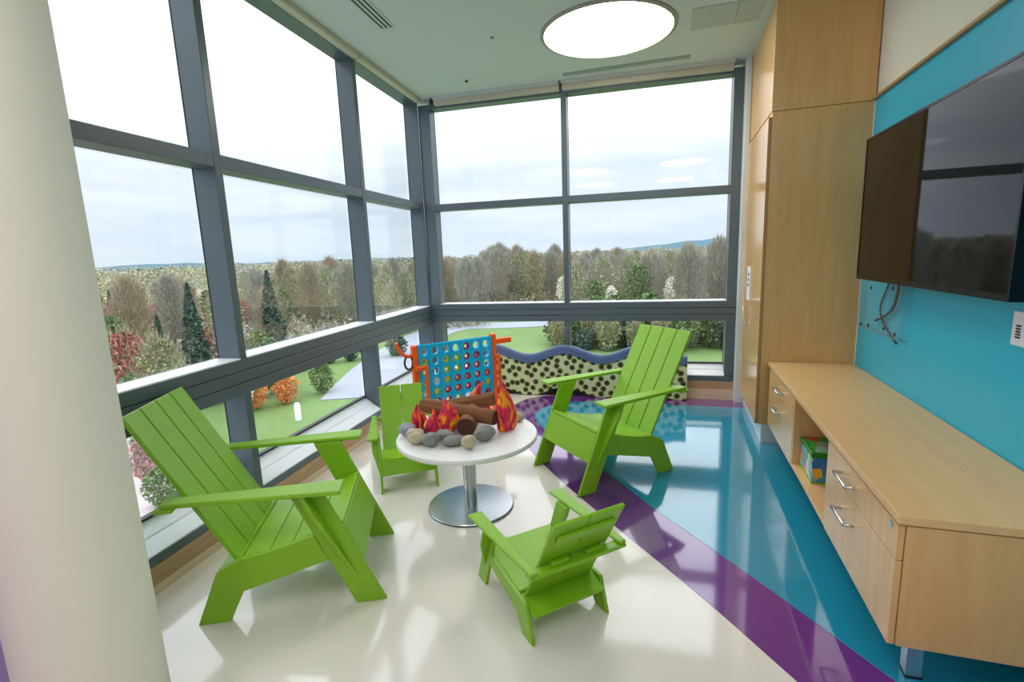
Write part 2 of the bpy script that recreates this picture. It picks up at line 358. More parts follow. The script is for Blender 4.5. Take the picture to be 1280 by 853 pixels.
for (x, y, lb, dark) in ((1.124, -1.236, 'small white round ceiling sprinkler cover near the lamp', 0), (0.624, -0.408, 'small ceiling sprinkler with a dark centre near the window corner', 1)):
    o = empty('sprinkler', (x, y, ZC), 0, lb, 'sprinkler')
    lathe('escutcheon', [(0.0, -0.008), (0.035, -0.008), (0.048, 0.0), (0, 0)], M['ceiling'], o, 24)
    lathe('sprinkler_head', [(0.0, -0.022), (0.014, -0.02), (0.016, -0.008), (0, -0.008)], M['black' if dark else 'vent'], o, 16)

# ---------------------------------------------------------------- tall cabinet on the right
tc_ = empty('tall_cabinet', (XK, 0, 0), RR, 'tall maple cabinet reaching the ceiling beside the back window', 'cabinet')
S1 = 1.17
box('carcass', (0.10, -0.055, 0.15), (S1, 0.556, 2.418), M['maple_v'], tc_, 0.0015)['label'] = 'maple carcass with vertical grain'
box('upper_panel', (0.10, -0.06, 2.4215), (S1 + 0.001, 0.556, ZC - 0.001), M['maple_v'], tc_, 0.0015)
box('door', (0.14, -0.078, 0.155), (S1 - 0.002, -0.057, 2.385), M['maple_door'], tc_, 0.0015)
box('door_edge', (S1 - 0.002, -0.077, 0.156), (S1 - 0.0005, -0.058, 2.384), M['maple_edge'], tc_)['label'] = 'darker door edge strip'
box('filler_strip', (0.10, -0.066, 0.16), (0.136, -0.056, 3.13), M['maple_edge'], tc_, 0.001)
box('toe_kick', (0.12, -0.03, 0.0), (S1 - 0.01, 0.5, 0.15), M['white_lam'], tc_)['label'] = 'pale recessed toe kick'
o = empty('notice_plate', (XK, 0, 0), RR, 'white plate with a row of dark marks on the tall cabinet door', 'sign')
box('plate', (0.47, -0.084, 1.05), (0.66, -0.0785, 1.335), M['white_pl'], o, 0.001)
for k in range(3): box('mark', (0.53, -0.0865, 1.17 + 0.045 * k), (0.60, -0.0835, 1.192 + 0.045 * k), M['metal'], o)
o = tube('door_pull', [(XK + 0.46 * math.sin(THR) - 0.08, -0.46, 0.99), (XK - 0.13, -0.47, 0.985), (XK - 0.135, -0.5, 0.94), (XK - 0.13, -0.53, 0.88), (XK - 0.12, -0.55, 0.845), (XK - 0.108, -0.555, 0.84)], 0.006, M['chrome'])
setp(o, 'small curved metal hook on the tall cabinet door below the white plate', 'hook')

# ---------------------------------------------------------------- low cabinets and worktop
def handle(parent, s, z, n0, L_=0.15):
    h = tube('handle', [(s - L_ / 2, n0, z), (s - L_ / 2, n0 - 0.03, z), (s - L_ / 2 + 0.001, n0 - 0.033, z), (s + L_ / 2 - 0.001, n0 - 0.033, z), (s + L_ / 2, n0 - 0.03, z), (s + L_ / 2, n0, z)], 0.0075, M['chrome'], parent, 10)
    h['label'] = 'satin metal bar handle'
    return h
def drawer_unit(s0, s1, hs, label, group):
    u = empty('drawer_cabinet', (XK, 0, 0), RR, label, 'cabinet', group)
    box('carcass', (s0, 0.021, 0.188), (s1, 0.55, 0.613), M['maple_v'], u, 0.001)
    for z0, z1, hz, h_s in ((0.490, 0.612, 0.548, hs[0]), (0.186, 0.486, 0.395, hs[1])):
        d = box('drawer', (s0 + 0.002, -0.002, z0), (s1 - 0.001, 0.0185, z1), M['maple_v'], u, 0.0015)
        handle(d, h_s, hz, -0.002)
    return u
u1 = drawer_unit(1.24, 2.03, (1.645, 1.58), 'maple drawer cabinet under the worktop next to the tall cabinet', None)
u2 = drawer_unit(2.745, 3.487, (3.018, 3.03), 'maple drawer cabinet at the near end of the worktop', None)
lk = lathe('lock', [(0.0, 0.004), (0.011, 0.004), (0.011, 0.0), (0.0, 0.0)], M['chrome'], u2, 20)
lk.rotation_euler = (math.pi / 2, 0, 0); lk.location = (3.44, -0.002, 0.592); lk['label'] = 'round metal lock'
box('end_panel', (3.487, 0.022, 0.186), (3.4905, 0.55, 0.612), M['maple_v'], u2)
cb = empty('open_cubby', (XK, 0, 0), RR, 'open maple cubby shelf between the two drawer cabinets', 'shelf')
box('side_panel', (2.031, 0.0, 0.188), (2.052, 0.55, 0.613), M['maple_v'], cb, 0.001)
box('side_panel', (2.722, 0.0, 0.188), (2.744, 0.55, 0.613), M['maple_v'], cb, 0.001)
box('shelf_board', (2.0525, 0.0, 0.188), (2.7215, 0.55, 0.207), M['maple_h'], cb, 0.001); box('back_panel', (2.0525, 0.52, 0.2075), (2.7215, 0.55, 0.613), M['maple_h'], cb)
wt = empty('worktop', (XK, 0, 0), RR, 'long maple worktop along the turquoise wall', 'worktop')
box('board', (1.176, -0.004, 0.617), (3.494, 0.548, 0.645), M['maple_h'], wt, 0.0015)
box('front_edge', (1.176, -0.0055, 0.6135), (3.494, 0.02, 0.6165), M['maple_edge'], wt)
for i, (s, n, lb) in enumerate(((3.375, 0.12, 'square steel foot at the near front corner of the drawer cabinet'), (1.32, 0.40, 'square steel foot at the far corner of the low cabinets'), (3.40, 0.48, 'square steel foot at the near rear corner under the drawer cabinet'), (2.06, 0.2, 'square steel foot under the open cubby'))):
    o = empty('cabinet_foot', (XK, 0, 0), RR, lb, 'cabinet foot', 'steel feet of the low cabinets')
    box('post', (s - 0.024, n - 0.024, 0.004), (s + 0.024, n + 0.024, 0.187), M['steel'], o, 0.002); box('pad', (s - 0.026, n - 0.026, 0.0026), (s + 0.026, n + 0.026, 0.01), M['black'], o)
# toy box in the cubby
tb = empty('toy_box', (XK, 0, 0), RR, 'small blue picture box with a green and red lid in the open cubby', 'toy box')
def print_mat(name, cols, sc):
    m = bpy.data.materials.new(name); m.use_nodes = True
    nt = m.node_tree; N = nt.nodes; L = nt.links; p = N['Principled BSDF']; p.inputs['Roughness'].default_value = 0.35
    tcn = N.new('ShaderNodeTexCoord'); v = N.new('ShaderNodeTexVoronoi'); v.inputs['Scale'].default_value = sc
    L.new(tcn.outputs['Object'], v.inputs['Vector'])
    sp = N.new('ShaderNodeSeparateColor'); L.new(v.outputs['Color'], sp.inputs[0])
    cr = N.new('ShaderNodeValToRGB'); cr.color_ramp.interpolation = 'CONSTANT'; e = cr.color_ramp.elements
    e[0].color = lin(cols[0]); e[1].position = 1 / len(cols); e[1].color = lin(cols[1])
    for i, c in enumerate(cols[2:]): x = e.new((i + 2) / len(cols)); x.color = lin(c)
    L.new(sp.outputs[0], cr.inputs[0]); L.new(cr.outputs[0], p.inputs['Base Color'])
    return m
M['print_blue'] = print_mat('picture_print_blue', [(40, 130, 190), (70, 160, 210), (44, 140, 200), (120, 190, 220), (50, 120, 190), (240, 190, 60)], 16)
M['print_side'] = print_mat('picture_print_pale', [(90, 180, 220), (150, 205, 225), (220, 220, 200), (100, 190, 220), (240, 150, 110), (120, 190, 90)], 20)
M['print_lid'] = print_mat('picture_print_lid', [(20, 140, 40), (16, 120, 36), (30, 150, 50), (200, 40, 40), (120, 170, 150)], 17)
M['lid_green'] = mat('green_lid', (24, 130, 34), 0.4); M['lime_trim'] = mat('lime_trim', (150, 190, 50), 0.4)
box('box_body', (2.058, 0.044, 0.216), (2.312, 0.30, 0.356), M['print_blue'], tb, 0.002); box('side_print', (2.064, 0.0425, 0.222), (2.306, 0.0438, 0.354), M['print_side'], tb)['label'] = 'pale picture print on the front'
box('lid', (2.052, 0.037, 0.3565), (2.318, 0.306, 0.384), M['lid_green'], tb, 0.003); box('lid_print', (2.07, 0.06, 0.3842), (2.30, 0.285, 0.3856), M['print_lid'], tb)['label'] = 'red and green picture on the lid'
box('base_rim', (2.055, 0.040, 0.2072), (2.315, 0.303, 0.2158), M['lime_trim'], tb, 0.001)['label'] = 'lime green bottom rim'

# ---------------------------------------------------------------- television and wall fittings
tv = empty('television', (XK, 0, 0), RR, 'large black glossy television mounted on the turquoise wall', 'television')
box('screen', (1.643, 0.3875, 1.306), (3.117, 0.392, 2.086), M['screen'], tv); bm = bmesh.new()
for a, b in (((1.63, 0.385, 1.282), (3.13, 0.43, 1.306)), ((1.63, 0.385, 2.086), (3.13, 0.43, 2.099)), ((1.63, 0.385, 1.306), (1.643, 0.43, 2.086)), ((3.117, 0.385, 1.306), (3.13, 0.43, 2.086))): box_into(bm, a, b)
link('bezel', bm, M['bezel'], tv); box('rear_shell', (1.65, 0.393, 1.31), (3.11, 0.455, 2.08), M['black'], tv, 0.01)
box('mount_plate', (2.1, 0.535, 1.5), (2.6, 0.551, 1.95), M['black'], tv); box('mount_arm', (2.28, 0.455, 1.62), (2.42, 0.535, 1.80), M['black'], tv)
ac = empty('acrylic_cover', (XK, 0, 0), RR, 'clear acrylic cover box on the wall below the television', 'cover')
box('face_sheet', (1.30, 0.502, 0.945), (1.985, 0.507, 1.27), M['acrylic'], ac, 0.001)
for a, b in (((1.30, 0.5075, 0.945), (1.304, 0.5515, 1.27)), ((1.981, 0.5075, 0.945), (1.985, 0.5515, 1.27)), ((1.3045, 0.5075, 0.945), (1.9805, 0.5515, 0.949))): box('side_sheet', a, b, M['acrylic'], ac)
for s, z in ((1.53, 1.215), (1.53, 0.975), (1.78, 0.99), (1.94, 0.98), (1.86, 1.235), (1.40, 0.965)):
    sc = lathe('screw', [(0, 0.004), (0.011, 0.003), (0.012, 0), (0, 0)], M['black'], ac, 14); sc.rotation_euler = (math.pi / 2, 0, 0); sc.location = (s, 0.502, z)
def w_r(s, n, z): return (XK + s * math.sin(THR) + n * math.cos(THR), -s * math.cos(THR) + n * math.sin(THR), z)
o = tube('power_cable', [tuple(p) for p in smooth_curve([w_r(1.86, 0.53, 1.34), w_r(1.855, 0.53, 1.22), w_r(1.80, 0.53, 1.11), w_r(1.68, 0.53, 1.05), w_r(1.56, 0.53, 1.01)], 6)], 0.008, M['black']); setp(o, 'thick black cable hanging down behind the acrylic cover', 'cable')
o = tube('signal_cable', [tuple(p) for p in smooth_curve([w_r(1.74, 0.542, 1.34), w_r(1.66, 0.542, 1.22), w_r(1.59, 0.542, 1.12), w_r(1.60, 0.542, 1.05), w_r(1.70, 0.542, 0.98), w_r(1.86, 0.542, 0.915)], 6)], 0.005, M['black']); setp(o, 'thin black cable looping down to a corner behind the acrylic cover', 'cable')
o = empty('wall_plate', (XK, 0, 0), RR, 'white wall plate with black slots at the right edge below the television', 'wall plate')
box('plate', (2.862, 0.543, 1.093), (3.02, 0.5515, 1.222), M['white_pl'], o, 0.002)
for k in range(5): box('slot', (2.888, 0.5415, 1.122 + 0.011 * k), (2.915, 0.5432, 1.129 + 0.011 * k), M['black'], o)

# ---------------------------------------------------------------- lounge chairs
def yprism(name, poly, y0, y1, parent, r=0.003): return xz_prism(name, poly, y0, y1, M['green'], parent, r)
def strip_poly(p, q, t):
    d = Vector((q[0] - p[0], q[1] - p[1])).normalized(); n = Vector((d.y, -d.x)) * t
    return [p, q, (q[0] + n.x, q[1] + n.y), (p[0] + n.x, p[1] + n.y)]
def lounge_chair(loc, rz, label, P, group):
    c = empty('lounge_chair', loc, rz, label, 'chair', group)
    h = P['W'] / 2; t = P['t']
    for s in (1, -1):
        ys = (s * h, s * (h - t))
        yprism('side_rail', P['rail'], *ys, c); yprism('front_leg', P['leg'], *ys, c)
        # upright rib on the outside of the front leg
        (zb, zt_), rib = P['rib_z'], P['rib']
        uc = lambda z: P['uc'][0] - P['uc'][1] * z
        A = [(uc(z), s * y, z) for y, z in ((h, zb), (h + rib, zt_ - 0.1), (h + rib, zt_), (h, zt_))]
        link('arm_bracket', prism_bm([(x - t / 2, y, z) for x, y, z in A], [(x + t / 2, y, z) for x, y, z in A], 0.002), M['green'], c)
        a = P['arm']
        poly = [(a['u1'], s * (h + a['fo'])), (a['u1'], s * (h - a['fi'])), (a['u0'], s * (h - a['ri'])), (a['u0'], s * (h + a['ro']))]
        if s < 0: poly = poly[::-1]
        xy_prism('armrest', poly, a['z'] - t, a['z'], M['green'], c, 0.004)
    for p, q in P['seat']:
        yprism('seat_slat', strip_poly(p, q, t), -(h - t - 0.001), h - t - 0.001, c)
    (u0, z0), (u1, z1) = P['back']; n = P['n']; bw = P['bw']; g = P['gap']
    wslat = (2 * bw - g * (n - 1)) / n
    back = strip_poly((u1, z1), (u0, z0), -t) if False else strip_poly((u0, z0), (u1, z1), -t)
    for k in range(n):
        y = -bw + k * (wslat + g)
        yprism('back_slat', back, y, y + wslat, c, 0.003)
    # rear cleats and the cross brace carrying the armrests
    d = Vector((u1 - u0, z1 - z0)); nn = Vector((d.y, -d.x)).normalized()
    if nn.x > 0: nn = -nn
    def on(f, off): q = Vector((u0, z0)) + d * f + nn * off; return (q.x, q.y)
    f0, f1 = P['cleat']
    yprism('back_cleat', [on(f0, t), on(f1, t), on(f1, t * 2.0), on(f0, t * 2.0)], -bw * 0.82, bw * 0.82, c)
    a = P['arm']; zb = a['z'] - t - 0.0005
    f = (zb - z0) / (z1 - z0); ub = u0 + (u1 - u0) * f
    box('cross_brace', (ub - t * 1.3 - P['brace'], -(h + a['ro']), zb - t), (ub - t * 1.3, h + a['ro'], zb), M['green'], c, 0.003)
    for s in (1, -1):
        box('brace_block', (ub - t * 1.25 - 0.03, s * bw * 0.25, zb + 0.0005), (ub - t * 1.35, s * bw * 0.75, zb + t), M['green'], c, 0.002)
    yprism('rear_slat', strip_poly(*P['shoulder'], t), -(h - t - 0.001), h - t - 0.001, c)
    yprism('apron', P['apron'], -(h - t - 0.001), h - t - 0.001, c)
    return c
def leg_line(u, k, z): return u - k * z
ADULT = dict(W=0.573, t=0.02, rail=[(0.0, 0.0), (0.131, 0.0), (0.197, 0.138), (0.563, 0.228), (0.508, 0.354), (0.40, 0.323), (0.30, 0.298), (0.2, 0.286), (0.099, 0.235)],
    leg=[(0.662, 0), (0.793, 0), (0.553, 0.574), (0.415, 0.574)], uc=(0.7275, 0.4225), rib_z=(0.13, 0.574), rib=0.062,
    arm=dict(z=0.595, u0=-0.045, u1=0.655, fo=0.102, fi=0.016, ri=0.004, ro=0.06),
    seat=[((0.208, 0.288), (0.312, 0.300)), ((0.316, 0.301), (0.412, 0.327)), ((0.416, 0.328), (0.515, 0.360)), ((0.519, 0.362), (0.630, 0.398))],
    back=((0.182, 0.275), (-0.170, 0.945)), n=4, bw=0.2515, gap=0.006, cleat=(0.80, 0.88), brace=0.07,
    shoulder=((0.100, 0.238), (0.196, 0.286)), apron=[(leg_line(0.793, 0.415, 0.2), 0.2), (leg_line(0.793, 0.415, 0.376), 0.376), (leg_line(0.77, 0.415, 0.376), 0.376), (leg_line(0.77, 0.415, 0.2), 0.2)])
CHILD = dict(W=0.376, t=0.0155, rail=[(0.0, 0.0), (0.082, 0.0), (0.125, 0.082), (0.377, 0.138), (0.354, 0.194), (0.22, 0.168), (0.12, 0.156), (0.045, 0.152)],
    leg=[(0.435, 0), (0.52, 0), (0.378, 0.345), (0.290, 0.345)], uc=(0.4775, 0.42), rib_z=(0.10, 0.345), rib=0.04,
    arm=dict(z=0.361, u0=-0.066, u1=0.455, fo=0.062, fi=0.008, ri=-0.002, ro=0.034),
    seat=[((0.125, 0.158), (0.435, 0.202))],
    back=((0.118, 0.135), (-0.122, 0.566)), n=2, bw=0.158, gap=0.005, cleat=(0.80, 0.88), brace=0.048,
    shoulder=((0.006, 0.118), (0.112, 0.155)), apron=[(leg_line(0.52, 0.415, 0.104), 0.104), (leg_line(0.52, 0.415, 0.19), 0.19), (leg_line(0.50, 0.415, 0.19), 0.19), (leg_line(0.50, 0.415, 0.104), 0.104)])
def place(o, ang, s, W): return (o[0] - s * math.sin(ang) * W / 2, o[1] + s * math.cos(ang) * W / 2, 0.0)
ca = lounge_chair(place((0.424, -3.719), 0.424, 1, 0.573 * 0.985), 0.424, 'large lime green slatted lounge chair in front of the left window beside the column', ADULT, 'lime green lounge chairs'); ca.scale = (0.985, 0.985, 0.985)
lounge_chair(tuple(Vector(place((2.4547, -1.7809), 3.86775, -1, 0.573)) + Vector((0, 0, 0.0026))), 3.86775, 'large lime green slatted lounge chair on the purple and turquoise floor', ADULT, 'lime green lounge chairs')
lounge_chair(place((1.834, -3.538), math.radians(132.2), -1, 0.376), math.radians(132.2), 'small lime green child chair in the foreground seen from behind', CHILD, 'lime green lounge chairs')
lounge_chair(place((0.352, -2.041), math.radians(-60.46), 1, 0.376), math.radians(-60.46), 'small lime green child chair behind the white round table by the window', CHILD, 'lime green lounge chairs')

# ---------------------------------------------------------------- round table with the toy campfire
TX, TY, TZ = 1.2294, -2.5101, 0.463
tbl = empty('round_table', (TX, TY, 0), 0, 'white round pedestal table with a steel disc base', 'table')
lathe('base', [(0, 0.0), (0.255, 0.0), (0.2594, 0.006), (0.2594, 0.010), (0.256, 0.014), (0.05, 0.018), (0, 0.018)], M['steel'], tbl, 80)
lathe('base_edge', [(0.2575, 0.0), (0.2598, 0.0), (0.2598, 0.006), (0.2575, 0.006)], M['metal_dark'], tbl, 80, smooth=False)['label'] = 'dark underside edge'
lathe('pole', [(0, 0.0185), (0.040, 0.0185), (0.040, 0.415), (0, 0.415)], M['steel'], tbl, 32)
lathe('top_plate', [(0, 0.416), (0.13, 0.416), (0.13, 0.432), (0, 0.432)], M['steel'], tbl, 32)
lathe('tabletop', [(0, 0.4325), (0.405, 0.4325), (0.416, 0.437), (0.418, 0.445), (0.418, 0.456), (0.414, 0.463), (0, 0.463)], M['white_lam'], tbl, 96)
def blob(name, loc, size, rz, material, seed, label=None, cat=None, group=None, rough=0.16, sub=3, tilt=0.0):
    bm = bmesh.new(); bmesh.ops.create_icosphere(bm, subdivisions=sub, radius=1)
    for v in bm.verts:
        n_ = noise.noise(v.co * 1.3 + Vector((seed * 7.1, seed * 3.3, 0))) + 0.4 * noise.noise(v.co * 3 + Vector((seed, 0, seed)))
        v.co *= 1 + rough * n_
        v.co = Vector((v.co.x * size[0], v.co.y * size[1], v.co.z * size[2]))
    R_ = Matrix.Rotation(rz, 3, 'Z') @ Matrix.Rotation(tilt, 3, 'Y')
    for v in bm.verts: v.co = R_ @ v.co
    zmin = min(v.co.z for v in bm.verts)
    for v in bm.verts: v.co.z -= zmin
    o = link(name, bm, material, smooth=True); o.location = loc
    return setp(o, label, cat, group)
RK = [((0.882, -2.60), (0.052, 0.042, 0.036), 0.6, 'rock_blue', 'pale blue grey stone at the left rim of the campfire table'),
      ((0.962, -2.655), (0.056, 0.045, 0.033), 0.3, 'rock_beige', 'long beige stone behind the front left stones of the campfire'),
      ((1.005, -2.722), (0.058, 0.042, 0.034), 0.2, 'rock_beige', 'beige stone in the front row at the left of the campfire'),
      ((1.098, -2.745), (0.05, 0.043, 0.04), 0.5, 'rock_grey', 'round grey stone second from the left in the front row'),
      ((1.150, -2.655), (0.058, 0.042, 0.034), -0.3, 'rock_grey', 'grey stone in front of the curled flame'),
      ((1.222, -2.715), (0.066, 0.038, 0.03), 0.5, 'rock_grey', 'long flat grey stone in the middle of the front row'),
      ((1.322, -2.745), (0.042, 0.04, 0.038), 0.0, 'rock_beige', 'round beige stone at the front of the campfire table'),
      ((1.372, -2.612), (0.072, 0.042, 0.042), 1.0, 'rock_grey', 'large angular grey stone to the right of the log end'),
      ((1.484, -2.262), (0.036, 0.03, 0.03), 0.4, 'rock_beige', 'small beige stone behind the tall right flame')]
for i, (p, s, rz, mt, lb) in enumerate(RK): blob('stone', (p[0], p[1], TZ), s, rz, M[mt], i + 1, lb, 'stone', 'stones around the toy campfire', 0.22)
def log(a, b, r, label, name='toy_log'):
    a, b = Vector(a), Vector(b); d = b - a; L_ = d.length
    o = empty(name, tuple(a), 0, label, 'toy log', 'logs of the toy campfire'); o.rotation_mode = 'QUATERNION'; o.rotation_quaternion = Vector((0, 0, 1)).rotation_difference(d.normalized())
    lathe('bark', [(r * 0.93, 0.002), (r, 0.012), (r * 1.02, L_ * 0.3), (r * 0.99, L_ * 0.6), (r * 1.01, L_ - 0.012), (r * 0.93, L_ - 0.002)], M['log'], o, 28)
    lathe('log_end', [(0, 0), (r * 0.5, -0.002), (r * 0.9, 0.0), (r * 0.93, 0.003)], M['log_end'], o, 28)['label'] = 'dark brown end'
    lathe('log_end', [(r * 0.93, L_ - 0.003), (r * 0.9, L_), (r * 0.5, L_ + 0.002), (0, L_)], M['log_end'], o, 28)['label'] = 'dark brown end'
    return o
log((0.895, -2.395, 0.590), (1.405, -2.490, 0.560), 0.046, 'long brown toy log lying across the front of the campfire')
log((1.02, -2.26, 0.545), (1.315, -2.205, 0.592), 0.044, 'brown toy log at the back right of the campfire')
log((1.19, -2.29, 0.522), (1.245, -2.575, 0.522), 0.058, 'short brown toy log pointing out of the campfire at the front')
log((1.09, -2.36, 0.506), (1.000, -2.585, 0.506), 0.043, 'dark toy log with a round dark end at the front left of the campfire')
def flame(loc, h, r, bend, rz, label, tw=0.0, flat=0.62, lobes=()):
    o = empty('toy_flame', loc, rz, label, 'toy flame', 'fabric flames of the toy campfire')
    def lobe(nm, off, h, r, bend, sgn):
        bm = bmesh.new(); seg = 20; rings = []; n = 16
        for i in range(n + 1):
            t = i / n
            w = r * (0.62 + 1.25 * t - 1.9 * t * t) / 0.82 if t < 0.33 else r * 1.0 * (1 - ((t - 0.33) / 0.67) ** 1.6) + 0.003
            if i == 0: w = r * 0.6
            cx = off[0] + bend * (math.sin(t * 2.6) * 0.9 - 0.15 * t) * sgn; cz = off[2] + h * t; cy = off[1]
            a0 = tw * t
            rings.append([bm.verts.new((cx + w * math.cos(2 * math.pi * k / seg + a0), cy + w * flat * math.sin(2 * math.pi * k / seg + a0), cz)) for k in range(seg)])
        for A, B in zip(rings, rings[1:]):
            for k in range(seg): bm.faces.new((A[k], A[(k + 1) % seg], B[(k + 1) % seg], B[k]))
        bm.faces.new(rings[0][::-1]); bm.faces.new(rings[-1])
        q = link(nm, bm, M['flame'], o, smooth=True); return q
    lobe('flame_body', (0, 0, 0), h, r, bend, 1)
    for (off, hh, rr, bd, sg) in lobes: lobe('flame_tongue', off, hh, rr, bd, sg)
    return o
flame((1.455, -2.40, TZ), 0.24, 0.058, -0.004, 0.5, 'tall red and orange fabric flame at the right of the campfire', 0.6, 0.8, [((-0.038, -0.03, 0.0), 0.315, 0.046, -0.012, -1)])
flame((1.095, -2.555, TZ + 0.004), 0.215, 0.066, 0.046, 0.35, 'curled red and orange fabric flame in the middle of the campfire', 0.5, 0.62, [((-0.036, -0.02, 0.008), 0.125, 0.050, 0.034, -1)])
flame((0.925, -2.53, TZ), 0.175, 0.036, -0.008, 0.2, 'narrow red fabric flame at the left of the campfire', 0.2, 0.7, [((0.036, 0.01, 0.0), 0.12, 0.026, 0.008, -1)])
flame((1.000, -2.475, TZ), 0.13, 0.03, 0.01, 0.1, 'short dark red fabric flame between the left stones and the logs', 0.2, 0.7)
flame((1.245, -2.13, TZ + 0.012), 0.21, 0.05, -0.095, 0.5, 'leaning red fabric flame behind the logs', 0.4, 0.6)

# ---------------------------------------------------------------- giant four-in-a-row game
CA = math.radians(46.4); CO = (1.0, -1.0, 0)
g4 = empty('connect_game', (1.0 - 0.4215 * math.cos(CA), -1.0 - 0.4215 * math.sin(CA), 0), CA, 'giant blue drop disc game board with orange legs behind the white table', 'game')
PX, PZ, RH = 0.0955, 0.0865, 0.032
xs = [(k - 3) * PX for k in range(7)]; zs = [0.756 - k * PZ for k in range(6)]
def holed_board():
    bm = bmesh.new(); seg = 24
    for y in (-0.022, 0.022):
        for x in xs:
            for z in zs:
                cor = []
                for k in range(seg):
                    a = 2 * math.pi * (k + 0.5) / seg; c, s = math.cos(a), math.sin(a); m = max(abs(c) / (PX / 2), abs(s) / (PZ / 2))
                    cor.append((bm.verts.new((x + RH * c, y, z + RH * s)), bm.verts.new((x + c / m, y, z + s / m))))
                for k in range(seg):
                    j = (k + 1) % seg; bm.faces.new((cor[k][0], cor[j][0], cor[j][1], cor[k][1]))
    for x in xs:
        for z in zs:
            R0 = [bm.verts.new((x + RH * math.cos(2 * math.pi * (k + 0.5) / seg), -0.022, z + RH * math.sin(2 * math.pi * (k + 0.5) / seg))) for k in range(seg)]
            R1 = [bm.verts.new((v.co.x, 0.022, v.co.z)) for v in R0]
            for k in range(seg): bm.faces.new((R0[k], R0[(k + 1) % seg], R1[(k + 1) % seg], R1[k]))
    hx = 3.5 * PX; z0 = zs[5] - PZ / 2; z1 = zs[0] + PZ / 2
    for a, b in (((-hx - 0.008, -0.024, z0), (-hx, 0.024, z1)), ((hx, -0.024, z0), (hx + 0.008, 0.024, z1)), ((-hx - 0.008, -0.026, z0 - 0.03), (hx + 0.008, 0.026, z0)), ((-hx - 0.008, -0.024, z1), (hx + 0.008, -0.014, z1 + 0.012)), ((-hx - 0.008, 0.014, z1), (hx + 0.008, 0.024, z1 + 0.012))): box_into(bm, a, b)
    for k in range(8): box_into(bm, (-hx + k * PX - 0.006, -0.0265, z0), (-hx + k * PX + 0.006, -0.0225, z1 + 0.01))
    return bm
link('board', holed_board(), M['c4_blue'], g4)
for s in (-1, 1):
    x0, x1 = s * 0.346, s * 0.385
    y0, y1 = -0.03, 0.03
    box('post', (x0, y0, 0.03), (x1, y1, 0.815 if s < 0 else 0.83), M['orange'], g4, 0.004); box('front_brace', (x0 + s * 0.01 + (0.06 if s < 0 else 0), -0.115, 0.03), (x1 - s * 0.008 + (0.06 if s < 0 else 0), -0.085, 0.66), M['orange'], g4, 0.004)
    box('foot', (x0 - s * 0.004 + (0.06 if s < 0 else 0), -0.22, 0.0), (x1 + s * 0.004, 0.22, 0.034), M['orange'], g4, 0.006); box('tie', (x0 + s * 0.008 + (0.05 if s < 0 else 0), -0.09, 0.62), (x1 - s * 0.01, -0.02, 0.65), M['orange'], g4, 0.003)
box('handle_bar', (0.386, -0.02, 0.735), (0.55, 0.02, 0.782), M['orange'], g4, 0.006)
tube('hook_arm', [tuple(p) for p in smooth_curve([(-0.386, 0, 0.735), (-0.43, 0, 0.735), (-0.48, 0, 0.775), (-0.51, 0, 0.85)], 6)], 0.014, M['orange'], g4)
rg = tube('ring', [(-0.415 + 0.035 * math.cos(a), 0.0, 0.68 + 0.055 * math.sin(a)) for a in [2 * math.pi * k / 24 for k in range(24)]], 0.009, mat('dark_olive_ring', (70, 60, 24), 0.5), g4, 8, True); rg['label'] = 'dark oval ring hanging at the left side'
GRID = ['....R..', 'Y.YYRR.', 'Y.YYRR.', 'Y.YRRRR', '.YRRRRY', '.RRY.RR']
words = ['first', 'second', 'third', 'fourth', 'fifth', 'sixth', 'seventh']
def disc_mesh():
    bm = bmesh.new(); seg = 24; prof = [(0.034, -0.008), (0.034, 0.008), (0.030, 0.011), (0.018, 0.011), (0.015, 0.007), (0.015, -0.007), (0.018, -0.011), (0.030, -0.011)]
    rings = [[bm.verts.new((r * math.cos(2 * math.pi * k / seg), y, r * math.sin(2 * math.pi * k / seg))) for k in range(seg)] for r, y in prof]
    for a, b in zip(rings, rings[1:] + rings[:1]):
        for k in range(seg): bm.faces.new((a[k], a[(k + 1) % seg], b[(k + 1) % seg], b[k]))
    bmesh.ops.recalc_face_normals(bm, faces=bm.faces[:]); me = bpy.data.meshes.new('ring_disc'); bm.to_mesh(me); bm.free(); return me
dm = {}
for ch, mk in (('R', 'disc_red'), ('Y', 'disc_yellow')):
    dm[ch] = disc_mesh(); dm[ch].materials.append(M[mk])
RC = Matrix.Rotation(CA, 3, 'Z')
for i, row in enumerate(GRID):
    for j, ch in enumerate(row):
        if ch == '.': continue
        o = bpy.data.objects.new('ring_disc', dm[ch]); COL.objects.link(o)
        o.location = Vector(g4.location) + RC @ Vector((xs[j], 0, zs[i] - 0.0)); o.rotation_euler = (0, 0, CA)
        setp(o, '%s ring disc in the %s column and %s row of the blue game board' % ('raspberry red' if ch == 'R' else 'yellow green', words[j], words[i]), 'game disc', 'discs in the game board')

